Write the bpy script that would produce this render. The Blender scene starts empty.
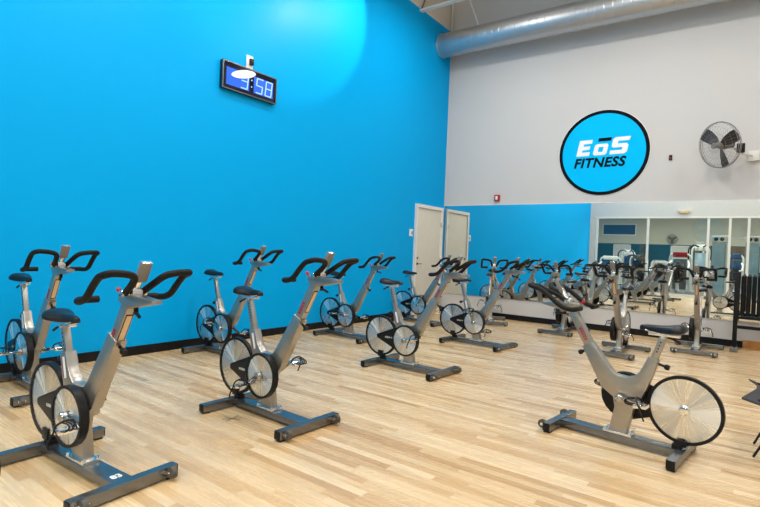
import bpy, bmesh, math, random
from mathutils import Vector, Matrix
random.seed(7)
SC = bpy.context.scene
COL = SC.collection
PI = math.pi

# ------------------------------------------------------------------ camera
cam_d = bpy.data.cameras.new('camera')
cam_d.sensor_width = 36.0
cam_d.lens = 36.0 * 507.87 / 760.0
cam_d.clip_start = 0.05
cam_d.clip_end = 200
cam = bpy.data.objects.new('camera', cam_d)
COL.objects.link(cam)
_r = Vector((0.80107062, 0.59711382, 0.04172463))
_u = Vector((-0.03841807, -0.01827334, 0.99909466))
_f = Vector((-0.59733568, 0.80194836, -0.00830173))
M = Matrix.Identity(4)
for i in range(3):
    M[i][0] = _r[i]; M[i][1] = _u[i]; M[i][2] = -_f[i]
M.translation = Vector((5.7754, -10.1185, 1.35))
cam.matrix_world = M
SC.camera = cam

# ------------------------------------------------------------------ world, exposure, lamps' light
world = bpy.data.worlds.new('world'); SC.world = world
world.use_nodes = True
world.node_tree.nodes['Background'].inputs[0].default_value = (0.9, 0.95, 1.0, 1)
world.node_tree.nodes['Background'].inputs[1].default_value = 0.3
SC.view_settings.view_transform = 'Standard'
SC.view_settings.look = 'None'
SC.view_settings.exposure = -0.2
SC.view_settings.gamma = 1.0

ROOM_LAMPS = [(x, y) for x in (1.7, 4.2, 7.2) for y in (-2.5, -5.8, -9.1, -11.7)]
ROOM_W = 66.0
GYM_W = 520.0

def area_lamp(name, loc, size, power, color=(1, 0.97, 0.93), rot=(0, 0, 0), spread=None):
    d = bpy.data.lights.new(name, 'AREA')
    d.shape = 'DISK'; d.size = size; d.energy = power; d.color = color
    if spread: d.spread = spread
    o = bpy.data.objects.new(name, d); COL.objects.link(o)
    o.location = loc; o.rotation_euler = rot
    return o

def spot_lamp(name, loc, target, power, angle, blend, color=(1, 0.98, 0.95)):
    d = bpy.data.lights.new(name, 'SPOT')
    d.energy = power; d.spot_size = angle; d.spot_blend = blend; d.shadow_soft_size = 0.06; d.color = color
    o = bpy.data.objects.new(name, d); COL.objects.link(o)
    o.location = loc
    o.rotation_euler = (Vector(target) - Vector(loc)).to_track_quat('-Z', 'Y').to_euler()
    return o

for (x, y) in ROOM_LAMPS:
    area_lamp('high_bay_light', (x, y, 6.15), 0.55, ROOM_W)
    area_lamp('ceiling_fill_light', (x, y, 6.62), 0.3, ROOM_W * 0.3, rot=(PI, 0, 0))  # added upward fill above each lamp, brightens the ceiling corner
spot_lamp('wall_wash_light', (1.5, -3.55, 5.75), (0, -4.2, 5.42), 160, math.radians(84), 0.16)
spot_lamp('wall_wash_light', (2.2, -7.4, 6.0), (0, -7.6, 4.9), 110, math.radians(100), 0.7)
for x in (-2.0, 4.0, 10.0):
    for y in (-16.5, -24.0, -32.0):
        area_lamp('gym_light', (x, y, 5.6), 1.2, GYM_W)

# ------------------------------------------------------------------ material helpers
def mat(name, col, rough=0.5, metal=0.0, spec=0.35, noise=0.0, nscale=8.0, aniso=0.0, coat=0.0, bump=0.0):
    m = bpy.data.materials.new(name); m.use_nodes = True
    nt = m.node_tree; b = nt.nodes['Principled BSDF']
    b.inputs['Base Color'].default_value = (*col, 1)
    b.inputs['Roughness'].default_value = rough
    b.inputs['Metallic'].default_value = metal
    b.inputs['Specular IOR Level'].default_value = spec
    b.inputs['Coat Weight'].default_value = coat
    if aniso: b.inputs['Anisotropic'].default_value = aniso
    if noise or bump:
        tc = nt.nodes.new('ShaderNodeTexCoord')
        n = nt.nodes.new('ShaderNodeTexNoise'); n.inputs['Scale'].default_value = nscale; n.inputs['Detail'].default_value = 5
        nt.links.new(tc.outputs['Object'], n.inputs['Vector'])
        if noise:
            r = nt.nodes.new('ShaderNodeValToRGB')
            r.color_ramp.elements[0].color = (*[c * (1 - noise) for c in col], 1)
            r.color_ramp.elements[1].color = (*[min(1, c * (1 + noise)) for c in col], 1)
            r.color_ramp.elements[0].position = 0.3; r.color_ramp.elements[1].position = 0.7
            nt.links.new(n.outputs['Fac'], r.inputs['Fac'])
            nt.links.new(r.outputs['Color'], b.inputs['Base Color'])
        if bump:
            bp = nt.nodes.new('ShaderNodeBump'); bp.inputs['Strength'].default_value = bump; bp.inputs['Distance'].default_value = 0.005
            nt.links.new(n.outputs['Fac'], bp.inputs['Height'])
            nt.links.new(bp.outputs['Normal'], b.inputs['Normal'])
    return m

def emit(name, col, strength):
    m = bpy.data.materials.new(name); m.use_nodes = True
    b = m.node_tree.nodes['Principled BSDF']
    b.inputs['Base Color'].default_value = (*[c * 0.3 for c in col], 1)
    b.inputs['Emission Color'].default_value = (*col, 1)
    b.inputs['Emission Strength'].default_value = strength
    return m

def floor_material():
    m = bpy.data.materials.new('maple_strip_floor'); m.use_nodes = True
    nt = m.node_tree; N = nt.nodes; Lk = nt.links; b = N['Principled BSDF']
    tc = N.new('ShaderNodeTexCoord'); sep = N.new('ShaderNodeSeparateXYZ')
    Lk.new(tc.outputs['Object'], sep.inputs[0])
    def math_(op, a, c=None):
        n = N.new('ShaderNodeMath'); n.operation = op
        for i, v in enumerate((a, c)):
            if v is None: continue
            if isinstance(v, (int, float)): n.inputs[i].default_value = v
            else: Lk.new(v, n.inputs[i])
        return n.outputs[0]
    row = math_('FLOOR', math_('DIVIDE', sep.outputs[1], 0.062))
    wn = N.new('ShaderNodeTexWhiteNoise'); wn.noise_dimensions = '1D'; Lk.new(row, wn.inputs['W'])
    xs = math_('ADD', math_('DIVIDE', sep.outputs[0], 0.95), math_('MULTIPLY', wn.outputs['Value'], 9.0))
    brd = math_('FLOOR', xs)
    cmb = N.new('ShaderNodeCombineXYZ'); Lk.new(brd, cmb.inputs[0]); Lk.new(row, cmb.inputs[1])
    w2 = N.new('ShaderNodeTexWhiteNoise'); w2.noise_dimensions = '2D'; Lk.new(cmb.outputs[0], w2.inputs['Vector'])
    ramp = N.new('ShaderNodeValToRGB'); cr = ramp.color_ramp
    cr.elements[0].position = 0.0; cr.elements[0].color = (0.48, 0.285, 0.125, 1)
    cr.elements[1].position = 1.0; cr.elements[1].color = (0.78, 0.585, 0.355, 1)
    for pos, c in ((0.10, (0.58, 0.37, 0.175)), (0.5, (0.66, 0.455, 0.24)), (0.85, (0.72, 0.515, 0.29))):
        e = cr.elements.new(pos); e.color = (*c, 1)
    Lk.new(w2.outputs['Value'], ramp.inputs['Fac'])
    # grain stretched along the boards
    mp = N.new('ShaderNodeMapping'); mp.inputs['Scale'].default_value = (1.0, 18, 1)
    Lk.new(tc.outputs['Object'], mp.inputs['Vector'])
    gn = N.new('ShaderNodeTexNoise'); gn.inputs['Scale'].default_value = 2.2; gn.inputs['Detail'].default_value = 6
    addv = N.new('ShaderNodeVectorMath'); addv.operation = 'ADD'
    sc2 = N.new('ShaderNodeVectorMath'); sc2.operation = 'SCALE'; sc2.inputs['Scale'].default_value = 20
    Lk.new(w2.outputs['Color'], sc2.inputs[0]); Lk.new(mp.outputs[0], addv.inputs[0]); Lk.new(sc2.outputs[0], addv.inputs[1])
    Lk.new(addv.outputs[0], gn.inputs['Vector'])
    gr = N.new('ShaderNodeMapRange'); gr.inputs['From Min'].default_value = 0.3; gr.inputs['From Max'].default_value = 0.75
    gr.inputs['To Min'].default_value = 0.88; gr.inputs['To Max'].default_value = 1.06
    Lk.new(gn.outputs['Fac'], gr.inputs['Value'])
    # rare dark mineral streaks
    st = N.new('ShaderNodeTexNoise'); st.inputs['Scale'].default_value = 1.1; st.inputs['Detail'].default_value = 3
    Lk.new(addv.outputs[0], st.inputs['Vector'])
    sr = N.new('ShaderNodeMapRange'); sr.inputs['From Min'].default_value = 0.66; sr.inputs['From Max'].default_value = 0.8
    sr.inputs['To Min'].default_value = 1.0; sr.inputs['To Max'].default_value = 0.62
    Lk.new(st.outputs['Fac'], sr.inputs['Value'])
    # seams
    def seam(v, w):
        f = math_('FRACT', v)
        d = math_('MINIMUM', f, math_('SUBTRACT', 1.0, f))
        n = N.new('ShaderNodeMapRange'); n.inputs['From Min'].default_value = 0.0; n.inputs['From Max'].default_value = w
        n.inputs['To Min'].default_value = 0.78; n.inputs['To Max'].default_value = 1.0
        Lk.new(d, n.inputs['Value']); return n.outputs[0]
    s1 = seam(math_('DIVIDE', sep.outputs[1], 0.062), 0.03)
    s2 = seam(xs, 0.002)
    k = math_('MULTIPLY', math_('MULTIPLY', gr.outputs[0], sr.outputs[0]), math_('MULTIPLY', s1, s2))
    vm = N.new('ShaderNodeVectorMath'); vm.operation = 'SCALE'
    Lk.new(ramp.outputs['Color'], vm.inputs[0]); Lk.new(k, vm.inputs['Scale'])
    Lk.new(vm.outputs[0], b.inputs['Base Color'])
    rr = N.new('ShaderNodeMapRange'); rr.inputs['To Min'].default_value = 0.20; rr.inputs['To Max'].default_value = 0.34
    Lk.new(gn.outputs['Fac'], rr.inputs['Value']); Lk.new(rr.outputs[0], b.inputs['Roughness'])
    b.inputs['Specular IOR Level'].default_value = 0.45
    return m

def two_tone_wall(name, low, high, zsplit, rough=0.7, spec=0.12, coat=0.0):
    m = bpy.data.materials.new(name); m.use_nodes = True
    nt = m.node_tree; N = nt.nodes; Lk = nt.links; b = N['Principled BSDF']
    tc = N.new('ShaderNodeTexCoord'); sep = N.new('ShaderNodeSeparateXYZ'); Lk.new(tc.outputs['Object'], sep.inputs[0])
    gt = N.new('ShaderNodeMath'); gt.operation = 'GREATER_THAN'; gt.inputs[1].default_value = zsplit
    Lk.new(sep.outputs[2], gt.inputs[0])
    nz = N.new('ShaderNodeTexNoise'); nz.inputs['Scale'].default_value = 60; nz.inputs['Detail'].default_value = 4
    Lk.new(tc.outputs['Object'], nz.inputs['Vector'])
    mx = N.new('ShaderNodeMix'); mx.data_type = 'RGBA'
    mx.inputs[6].default_value = (*low, 1); mx.inputs[7].default_value = (*high, 1)
    Lk.new(gt.outputs[0], mx.inputs[0]); Lk.new(mx.outputs[2], b.inputs['Base Color'])
    bp = N.new('ShaderNodeBump'); bp.inputs['Strength'].default_value = 0.12; bp.inputs['Distance'].default_value = 0.003
    Lk.new(nz.outputs['Fac'], bp.inputs['Height']); Lk.new(bp.outputs['Normal'], b.inputs['Normal'])
    b.inputs['Roughness'].default_value = rough
    b.inputs['Specular IOR Level'].default_value = spec
    b.inputs['Coat Weight'].default_value = coat; b.inputs['Coat Roughness'].default_value = 0.36
    return m

def duct_material():
    m = mat('spiral_galvanized_steel', (0.50, 0.51, 0.52), 0.38, 0.9)
    nt = m.node_tree; N = nt.nodes; Lk = nt.links; b = N['Principled BSDF']
    tc = N.new('ShaderNodeTexCoord')
    w = N.new('ShaderNodeTexWave'); w.wave_type = 'BANDS'; w.bands_direction = 'X'; w.inputs['Scale'].default_value = 2.1
    w.inputs['Distortion'].default_value = 0.6; w.inputs['Detail'].default_value = 1
    Lk.new(tc.outputs['Object'], w.inputs['Vector'])
    r = N.new('ShaderNodeValToRGB'); r.color_ramp.elements[0].position = 0.0; r.color_ramp.elements[1].position = 0.06
    r.color_ramp.elements[0].color = (0, 0, 0, 1)
    Lk.new(w.outputs['Fac'], r.inputs['Fac'])
    bp = N.new('ShaderNodeBump'); bp.inputs['Strength'].default_value = 0.34; bp.inputs['Distance'].default_value = 0.01
    Lk.new(r.outputs['Color'], bp.inputs['Height']); Lk.new(bp.outputs['Normal'], b.inputs['Normal'])
    n = N.new('ShaderNodeTexNoise'); n.inputs['Scale'].default_value = 5
    Lk.new(tc.outputs['Object'], n.inputs['Vector'])
    mr = N.new('ShaderNodeMapRange'); mr.inputs['To Min'].default_value = 0.3; mr.inputs['To Max'].default_value = 0.5
    Lk.new(n.outputs['Fac'], mr.inputs['Value']); Lk.new(mr.outputs[0], b.inputs['Roughness'])
    return m

def disc_material():
    m = mat('brushed_aluminium_disc', (0.80, 0.795, 0.78), 0.30, 1.0, aniso=0.9)
    nt = m.node_tree; N = nt.nodes; Lk = nt.links; b = N['Principled BSDF']
    t = N.new('ShaderNodeTangent'); t.direction_type = 'RADIAL'; t.axis = 'Y'
    Lk.new(t.outputs[0], b.inputs['Tangent'])
    tc = N.new('ShaderNodeTexCoord'); sp = N.new('ShaderNodeSeparateXYZ'); Lk.new(tc.outputs['Object'], sp.inputs[0])
    at = N.new('ShaderNodeMath'); at.operation = 'ARCTAN2'; Lk.new(sp.outputs[2], at.inputs[0]); Lk.new(sp.outputs[0], at.inputs[1])
    nz = N.new('ShaderNodeTexNoise'); nz.noise_dimensions = '1D'; nz.inputs['Scale'].default_value = 3.2; nz.inputs['Detail'].default_value = 3; nz.inputs['Roughness'].default_value = 0.6
    Lk.new(at.outputs[0], nz.inputs['W'])
    mr = N.new('ShaderNodeMapRange'); mr.inputs['From Min'].default_value = 0.3; mr.inputs['From Max'].default_value = 0.7
    mr.inputs['To Min'].default_value = 0.16; mr.inputs['To Max'].default_value = 0.46
    Lk.new(nz.outputs['Fac'], mr.inputs['Value']); Lk.new(mr.outputs[0], b.inputs['Roughness'])
    bp = N.new('ShaderNodeBump'); bp.inputs['Strength'].default_value = 0.35; bp.inputs['Distance'].default_value = 0.004
    Lk.new(nz.outputs['Fac'], bp.inputs['Height']); Lk.new(bp.outputs['Normal'], b.inputs['Normal'])
    return m

def glass_material():
    m = bpy.data.materials.new('clear_glass'); m.use_nodes = True
    nt = m.node_tree; N = nt.nodes; Lk = nt.links
    N.remove(N['Principled BSDF'])
    tr = N.new('ShaderNodeBsdfTransparent'); tr.inputs[0].default_value = (0.9, 0.95, 0.93, 1)
    gl = N.new('ShaderNodeBsdfGlossy'); gl.inputs['Roughness'].default_value = 0.0
    mx = N.new('ShaderNodeMixShader'); mx.inputs[0].default_value = 0.05
    Lk.new(tr.outputs[0], mx.inputs[1]); Lk.new(gl.outputs[0], mx.inputs[2])
    Lk.new(mx.outputs[0], N['Material Output'].inputs['Surface'])
    return m

MT = dict(
    floor=floor_material(),
    rubber_floor=mat('dark_rubber_floor', (0.10, 0.10, 0.11), 0.7, noise=0.2),
    blue_wall=two_tone_wall('blue_paint_wall', (0.0, 0.365, 0.80), (0.66, 0.61, 0.53), 6.34, 0.6, 0.0, 0.2),
    grey_wall=two_tone_wall('grey_paint_wall', (0.605, 0.592, 0.575), (0.605, 0.592, 0.575), 9),
    beige=mat('beige_paint', (0.62, 0.58, 0.50), 0.6, noise=0.03),
    gym_wall=two_tone_wall('gym_wall_paint', (0.02, 0.075, 0.10), (0.56, 0.54, 0.44), 2.75),
    bulkhead=mat('white_paint', (0.60, 0.60, 0.575), 0.5, noise=0.02),
    ceiling=mat('ceiling_deck', (0.62, 0.59, 0.53), 0.7, noise=0.04),
    black_base=mat('black_vinyl_base', (0.007, 0.007, 0.008), 0.5, spec=0.2, noise=0.2),
    white_metal=mat('white_painted_metal', (0.75, 0.74, 0.70), 0.4, noise=0.02),
    door=mat('door_paint', (0.64, 0.61, 0.53), 0.45, noise=0.02),
    mirror=mat('mirror_silver', (0.86, 0.90, 0.885), 0.0, 1.0),
    duct=duct_material(),
    glass=glass_material(),
    silver=mat('silver_powder_coat', (0.40, 0.375, 0.34), 0.30, 0.85, noise=0.03, nscale=30),
    bright=mat('polished_alloy', (0.80, 0.80, 0.80), 0.22, 1.0),
    alloy=mat('dark_alloy', (0.42, 0.42, 0.42), 0.22, 1.0),
    chrome=mat('chrome', (0.86, 0.86, 0.86), 0.08, 1.0),
    steel=mat('grey_coated_steel', (0.20, 0.205, 0.21), 0.24, 0.85, noise=0.08, nscale=20),
    black=mat('black_plastic', (0.006, 0.006, 0.0065), 0.42, spec=0.25, noise=0.15),
    foam=mat('black_grip_foam', (0.007, 0.0065, 0.0065), 0.6, spec=0.22, noise=0.2, nscale=80, bump=0.3),
    vinyl=mat('black_saddle_vinyl', (0.008, 0.009, 0.011), 0.33, noise=0.15, nscale=40),
    disc=disc_material(),
    red=mat('red_plastic', (0.42, 0.018, 0.022), 0.4),
    magenta=mat('red_lettering', (0.36, 0.012, 0.05), 0.5),
    white=mat('white_plastic', (0.82, 0.82, 0.80), 0.4),
    cream=mat('cream_label', (0.72, 0.55, 0.36), 0.5),
    grey=mat('grey_plastic', (0.22, 0.21, 0.195), 0.4),
    roller=mat('grey_rubber_wheel', (0.09, 0.082, 0.065), 0.6, noise=0.1),
    screen=mat('dark_screen', (0.05, 0.055, 0.05), 0.15),
    logo_blue=mat('logo_blue_vinyl', (0.0, 0.53, 0.98), 0.6, spec=0.06),
    logo_black=mat('logo_black_vinyl', (0.004, 0.005, 0.008), 0.6, spec=0.08),
    logo_white=mat('added_blob_white', (0.90, 0.90, 0.90), 0.4),
    clock_face=mat('clock_black_face', (0.006, 0.007, 0.02), 0.12),
    clock_panel=emit('clock_blue_panel', (0.0, 0.13, 0.85), 0.9),
    clock_digit=emit('clock_lit_digits', (0.42, 0.72, 1.0), 1.0),
    gym_blue=mat('pale_blue_shroud', (0.36, 0.50, 0.58), 0.4, noise=0.05),
    gym_navy=mat('navy_panel', (0.01, 0.05, 0.13), 0.4),
    brown=mat('brown_panel', (0.13, 0.09, 0.06), 0.6),
    fabric=mat('charcoal_fabric', (0.045, 0.046, 0.05), 0.8, noise=0.25, nscale=60, bump=0.4),
    oak=mat('orange_wood', (0.46, 0.20, 0.05), 0.5, noise=0.25, nscale=12),
    scuff=mat('dark_scuff', (0.22, 0.15, 0.09), 0.6),
)
BLADE = mat('dark_fan_blade', (0.035, 0.03, 0.028), 0.4)

# ------------------------------------------------------------------ mesh helpers
def set_mi(faces, mi):
    for f in faces: f.material_index = mi

def box(bm, c, s, mi=0, rot=None, bevel=0.0):
    """axis box: centre c, full sizes s, optional 3x3 rotation about its centre"""
    m = Matrix.Translation(Vector(c)) @ ((rot.to_4x4()) if rot else Matrix.Identity(4)) @ Matrix.Diagonal((*s, 1))
    g = bmesh.ops.create_cube(bm, size=1.0, matrix=m)
    fs = set(f for v in g['verts'] for f in v.link_faces)
    set_mi(fs, mi)
    if bevel:
        es = set(e for v in g['verts'] for e in v.link_edges)
        r = bmesh.ops.bevel(bm, geom=list(es), offset=bevel, segments=2, affect='EDGES', profile=0.6)
        set_mi(r['faces'], mi)

def bb(bm, a, b, mi=0, bevel=0.0):
    box(bm, [(a[i] + b[i]) / 2 for i in range(3)], [abs(b[i] - a[i]) for i in range(3)], mi, None, bevel)

def frame_of(axis):
    a = Vector(axis).normalized()
    t = Vector((0, 0, 1)) if abs(a.z) < 0.9 else Vector((1, 0, 0))
    x = t.cross(a).normalized(); y = a.cross(x).normalized()
    return x, y, a

def cyl(bm, p0, p1, r0, r1=None, n=20, mi=0, caps=True):
    p0, p1 = Vector(p0), Vector(p1); r1 = r0 if r1 is None else r1
    x, y, a = frame_of(p1 - p0)
    rings = []
    for p, r in ((p0, r0), (p1, r1)):
        rings.append([bm.verts.new(p + x * (r * math.cos(2 * PI * k / n)) + y * (r * math.sin(2 * PI * k / n))) for k in range(n)])
    fs = [bm.faces.new((rings[0][k], rings[0][(k + 1) % n], rings[1][(k + 1) % n], rings[1][k])) for k in range(n)]
    if caps:
        fs.append(bm.faces.new(rings[0][::-1])); fs.append(bm.faces.new(rings[1]))
    set_mi(fs, mi)

def lathe(bm, p0, axis, prof, n=32, mi=0, close=True):
    """prof: list of (distance along axis, radius)"""
    p0 = Vector(p0); x, y, a = frame_of(axis); rings = []
    for (d, r) in prof:
        rings.append([bm.verts.new(p0 + a * d + x * (r * math.cos(2 * PI * k / n)) + y * (r * math.sin(2 * PI * k / n))) for k in range(n)])
    fs = []
    for i in range(len(rings) - 1):
        for k in range(n):
            fs.append(bm.faces.new((rings[i][k], rings[i][(k + 1) % n], rings[i + 1][(k + 1) % n], rings[i + 1][k])))
    if close:
        fs.append(bm.faces.new(rings[0][::-1])); fs.append(bm.faces.new(rings[-1]))
    set_mi(fs, mi)
    return fs

def ring(bm, c, axis, r_in, r_out, half, n=48, mi=0):
    c = Vector(c); x, y, a = frame_of(axis); R = []
    for (r, h) in ((r_in, -half), (r_out, -half), (r_out, half), (r_in, half)):
        R.append([bm.verts.new(c + a * h + x * (r * math.cos(2 * PI * k / n)) + y * (r * math.sin(2 * PI * k / n))) for k in range(n)])
    fs = []
    for i in range(4):
        for k in range(n):
            j = (i + 1) % 4
            fs.append(bm.faces.new((R[i][k], R[i][(k + 1) % n], R[j][(k + 1) % n], R[j][k])))
    set_mi(fs, mi)

def smooth_path(pts, steps=5, closed=False):
    P = [Vector(p) for p in pts]; n = len(P); out = []
    rng = range(n) if closed else range(n - 1)
    for i in rng:
        p1, p2 = P[i], P[(i + 1) % n]
        p0 = P[i - 1] if (closed or i > 0) else p1 * 2 - p2
        p3 = P[(i + 2) % n] if (closed or i + 2 < n) else p2 * 2 - p1
        for s in range(steps):
            t = s / steps
            out.append(0.5 * ((2 * p1) + (p2 - p0) * t + (2 * p0 - 5 * p1 + 4 * p2 - p3) * t * t + (3 * p1 - p0 - 3 * p2 + p3) * t ** 3))
    if not closed: out.append(P[-1])
    return out

def tube(bm, pts, r, n=10, mi=0, closed=False, steps=5):
    P = smooth_path(pts, steps, closed) if steps > 1 else [Vector(p) for p in pts]
    m = len(P); rings = []; prev = None
    for i in range(m):
        if closed: t = P[(i + 1) % m] - P[i - 1]
        else: t = P[min(i + 1, m - 1)] - P[max(i - 1, 0)]
        t = t.normalized() if t.length > 1e-9 else Vector((0, 0, 1))
        if prev is None: x = frame_of(t)[0]
        else:
            x = prev - t * prev.dot(t)
            x = x.normalized() if x.length > 1e-6 else frame_of(t)[0]
        prev = x; y = t.cross(x)
        rings.append([bm.verts.new(P[i] + x * (r * math.cos(2 * PI * k / n)) + y * (r * math.sin(2 * PI * k / n))) for k in range(n)])
    fs = []
    for i in range(m if closed else m - 1):
        A, B = rings[i], rings[(i + 1) % m]
        for k in range(n): fs.append(bm.faces.new((A[k], A[(k + 1) % n], B[(k + 1) % n], B[k])))
    if not closed:
        fs.append(bm.faces.new(rings[0][::-1])); fs.append(bm.faces.new(rings[-1]))
    set_mi(fs, mi)

def prism(bm, poly, v0, v1, mi=0, bevel=0.0, place=None):
    """polygon in the x-z plane pushed out from y=v0 to y=v1"""
    f = place or (lambda a, b, v: Vector((a, v, b)))
    A = [bm.verts.new(f(a, b, v0)) for a, b in poly]; B = [bm.verts.new(f(a, b, v1)) for a, b in poly]
    n = len(poly); fs = [bm.faces.new(A), bm.faces.new(B[::-1])]
    for k in range(n): fs.append(bm.faces.new((A[k], B[k], B[(k + 1) % n], A[(k + 1) % n])))
    set_mi(fs, mi)
    bmesh.ops.recalc_face_normals(bm, faces=fs)
    if bevel:
        es = [e for f_ in fs[:2] for e in f_.edges]
        r = bmesh.ops.bevel(bm, geom=list(set(es)), offset=bevel, segments=2, affect='EDGES', profile=0.6)
        set_mi(r['faces'], mi)

def obj(name, bm, mats, parent=None, loc=(0, 0, 0), smooth=True, recalc=True):
    if recalc: bmesh.ops.recalc_face_normals(bm, faces=bm.faces[:])
    me = bpy.data.meshes.new(name); bm.to_mesh(me); bm.free()
    loc = Vector(loc)
    if loc.length: me.transform(Matrix.Translation(-loc))
    for m in (mats if isinstance(mats, (list, tuple)) else [mats]): me.materials.append(m)
    if smooth and len(me.polygons):
        me.shade_smooth(); me.set_sharp_from_angle(angle=math.radians(35))
    o = bpy.data.objects.new(name, me); COL.objects.link(o); o.location = loc
    if parent: o.parent = parent
    return o

def tag(o, label, cat, group=None):
    o['label'] = label; o['category'] = cat
    if group: o['group'] = group
    return o

def thing(name, label, cat, loc=(0, 0, 0), rz=0.0, group=None):
    o = bpy.data.objects.new(name, None); COL.objects.link(o)
    o.empty_display_size = 0.1
    o.location = loc; o.rotation_euler = (0, 0, rz)
    return tag(o, label, cat, group)

def struct(name, bm, m, parent=None, **k):
    o = obj(name, bm, m, parent, **k)
    if not parent: o['kind'] = 'structure'
    return o

def B(): return bmesh.new()

def text_mesh(body, size, depth=0.001, shear=0.0, offset=0.0, space=1.0):
    c = bpy.data.curves.new('lettering', 'FONT'); c.body = body; c.size = size; c.extrude = depth
    c.align_x = 'CENTER'; c.align_y = 'CENTER'; c.shear = shear; c.offset = offset; c.space_character = space
    c.resolution_u = 3
    o = bpy.data.objects.new('lettering', c); COL.objects.link(o)
    bpy.context.view_layer.update()
    me = bpy.data.meshes.new_from_object(o.evaluated_get(bpy.context.evaluated_depsgraph_get()))
    bpy.data.objects.remove(o)
    return me

def lettering(name, body, size, m, origin, xdir, ydir, parent=None, **k):
    me = text_mesh(body, size, **k)
    x = Vector(xdir).normalized(); y = Vector(ydir).normalized(); z = x.cross(y)
    T = Matrix.Identity(4)
    for i in range(3): T[i][0] = x[i]; T[i][1] = y[i]; T[i][2] = z[i]; T[i][3] = origin[i]
    me.transform(T); me.materials.clear(); me.materials.append(m)
    o = bpy.data.objects.new(name, me); COL.objects.link(o)
    if parent: o.parent = parent
    return o

# ------------------------------------------------------------------ room shell
YF = -12.5       # glazed front wall
XR = 8.6
H = 7.4
b = B(); bb(b, (-0.15, YF - 0.1, -0.1), (XR + 0.15, 0.15, 0)); struct('floor', b, MT['floor'], smooth=False)
b = B(); bb(b, (-0.15, YF - 0.1, 0), (0, 0.15, H)); struct('wall_left', b, MT['blue_wall'], smooth=False)
b = B(); bb(b, (0, 0, 0), (XR + 0.15, 0.15, H)); struct('wall_back', b, MT['grey_wall'], smooth=False)
b = B(); bb(b, (XR, YF - 0.1, 0), (XR + 0.15, 0, H)); struct('wall_right', b, MT['grey_wall'], smooth=False)
b = B(); bb(b, (-0.15, YF - 0.1, H), (XR + 0.15, 0.15, H + 0.1)); struct('ceiling', b, MT['ceiling'], smooth=False)
b = B(); bb(b, (0, YF - 0.1, 3.1), (XR, YF, H)); struct('wall_front', b, MT['bulkhead'], smooth=False)
# gym hall beyond the glazing
GX0, GX1, GY = -7.0, 13.0, -38.6
b = B(); bb(b, (GX0, GY, -0.1), (GX1, YF - 0.1, -0.002)); struct('floor_gym', b, MT['rubber_floor'], smooth=False)
b = B(); bb(b, (GX0, GY - 0.1, 0), (GX1, GY, 6)); struct('wall_gym_far', b, MT['gym_wall'], smooth=False)
b = B(); bb(b, (GX0 - 0.1, GY, 0), (GX0, YF - 0.1, 6)); struct('wall_gym_left', b, MT['gym_wall'], smooth=False)
b = B(); bb(b, (GX1, GY, 0), (GX1 + 0.1, YF - 0.1, 6)); struct('wall_gym_right', b, MT['gym_wall'], smooth=False)
b = B(); bb(b, (GX0, GY, 6), (GX1, YF - 0.1, 6.1)); struct('ceiling_gym', b, MT['ceiling'], smooth=False)
# baseboards
b = B(); bb(b, (0, YF, 0), (0.012, -1.24, 0.105)); struct('baseboard_left', b, MT['black_base'], smooth=False)
b = B(); bb(b, (0, -0.012, 0), (5.62, 0, 0.11)); struct('baseboard_back', b, MT['black_base'], smooth=False)
# low wooden trim that carries on after the black base
b = B(); bb(b, (5.625, -0.03, 0), (XR, 0, 0.13), bevel=0.005); struct('trim_1', b, MT['oak'], smooth=False)

# mirror along the back wall
t = thing('wall_mirror', 'long frameless wall mirror across the grey back wall reflecting the room', 'mirror', (0, 0, 0))
b = B(); bb(b, (0.02, -0.012, 0.434), (8.4, -0.002, 2.392)); obj('mirror_glass', b, MT['mirror'], t, smooth=False)
b = B(); bb(b, (0.02, -0.016, 0.424), (8.4, -0.001, 0.434)); obj('edge_channel', b, MT['bright'], t, smooth=False)
b = B(); bb(b, (0.02, -0.016, 2.392), (8.4, -0.001, 2.404)); obj('edge_channel', b, MT['white_metal'], t, smooth=False)

# front glazing
for i, (x0, x1) in enumerate(((0.0, 0.22), )):
    b = B(); bb(b, (x0, YF - 0.1, 0), (x1, YF, 3.1)); struct('trim_2', b, MT['beige'], smooth=False)
mull = [0.28, 2.2, 4.23, 4.9, 5.46, 7.2, XR - 0.04]
b = B()
for x in mull: bb(b, (x - 0.04, YF - 0.08, 0), (x + 0.04, YF + 0.0, 3.06))
bb(b, (0.22, YF - 0.08, 3.03), (XR, YF + 0.01, 3.1)); bb(b, (0.22, YF - 0.08, 0), (XR, YF, 0.1))
wf = struct('window_1', b, MT['white_metal'], smooth=False)
for a, c in zip(mull[:-1], mull[1:]):
    b = B(); bb(b, (a + 0.04, YF - 0.05, 0.1), (c - 0.04, YF - 0.04, 3.03)); obj('pane', b, MT['glass'], wf, smooth=False)

# door on the blue wall by the corner
b = B(); bb(b, (-0.01, -1.15, 0.005), (0.022, -0.16, 2.26), bevel=0.003)
d1 = struct('door_1', b, MT['door'])
b = B()
bb(b, (0, -1.21, 0), (0.05, -1.15, 2.335)); bb(b, (0, -0.16, 0), (0.05, -0.10, 2.335)); bb(b, (0, -1.15, 2.265), (0.05, -0.16, 2.335))
obj('door_frame', b, MT['white_metal'], d1, smooth=False)
b = B(); cyl(b, (0.022, -1.08, 1.08), (0.03, -1.08, 1.08), 0.028); cyl(b, (0.03, -1.08, 1.08), (0.07, -1.08, 1.08), 0.01)
tube(b, [(0.07, -1.085, 1.08), (0.072, -1.03, 1.08), (0.07, -0.97, 1.078)], 0.009); obj('handle', b, MT['steel'], d1)
b = B(); cyl(b, (0.022, -1.08, 1.2), (0.035, -1.08, 1.2), 0.022); obj('lock', b, MT['steel'], d1)
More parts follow.
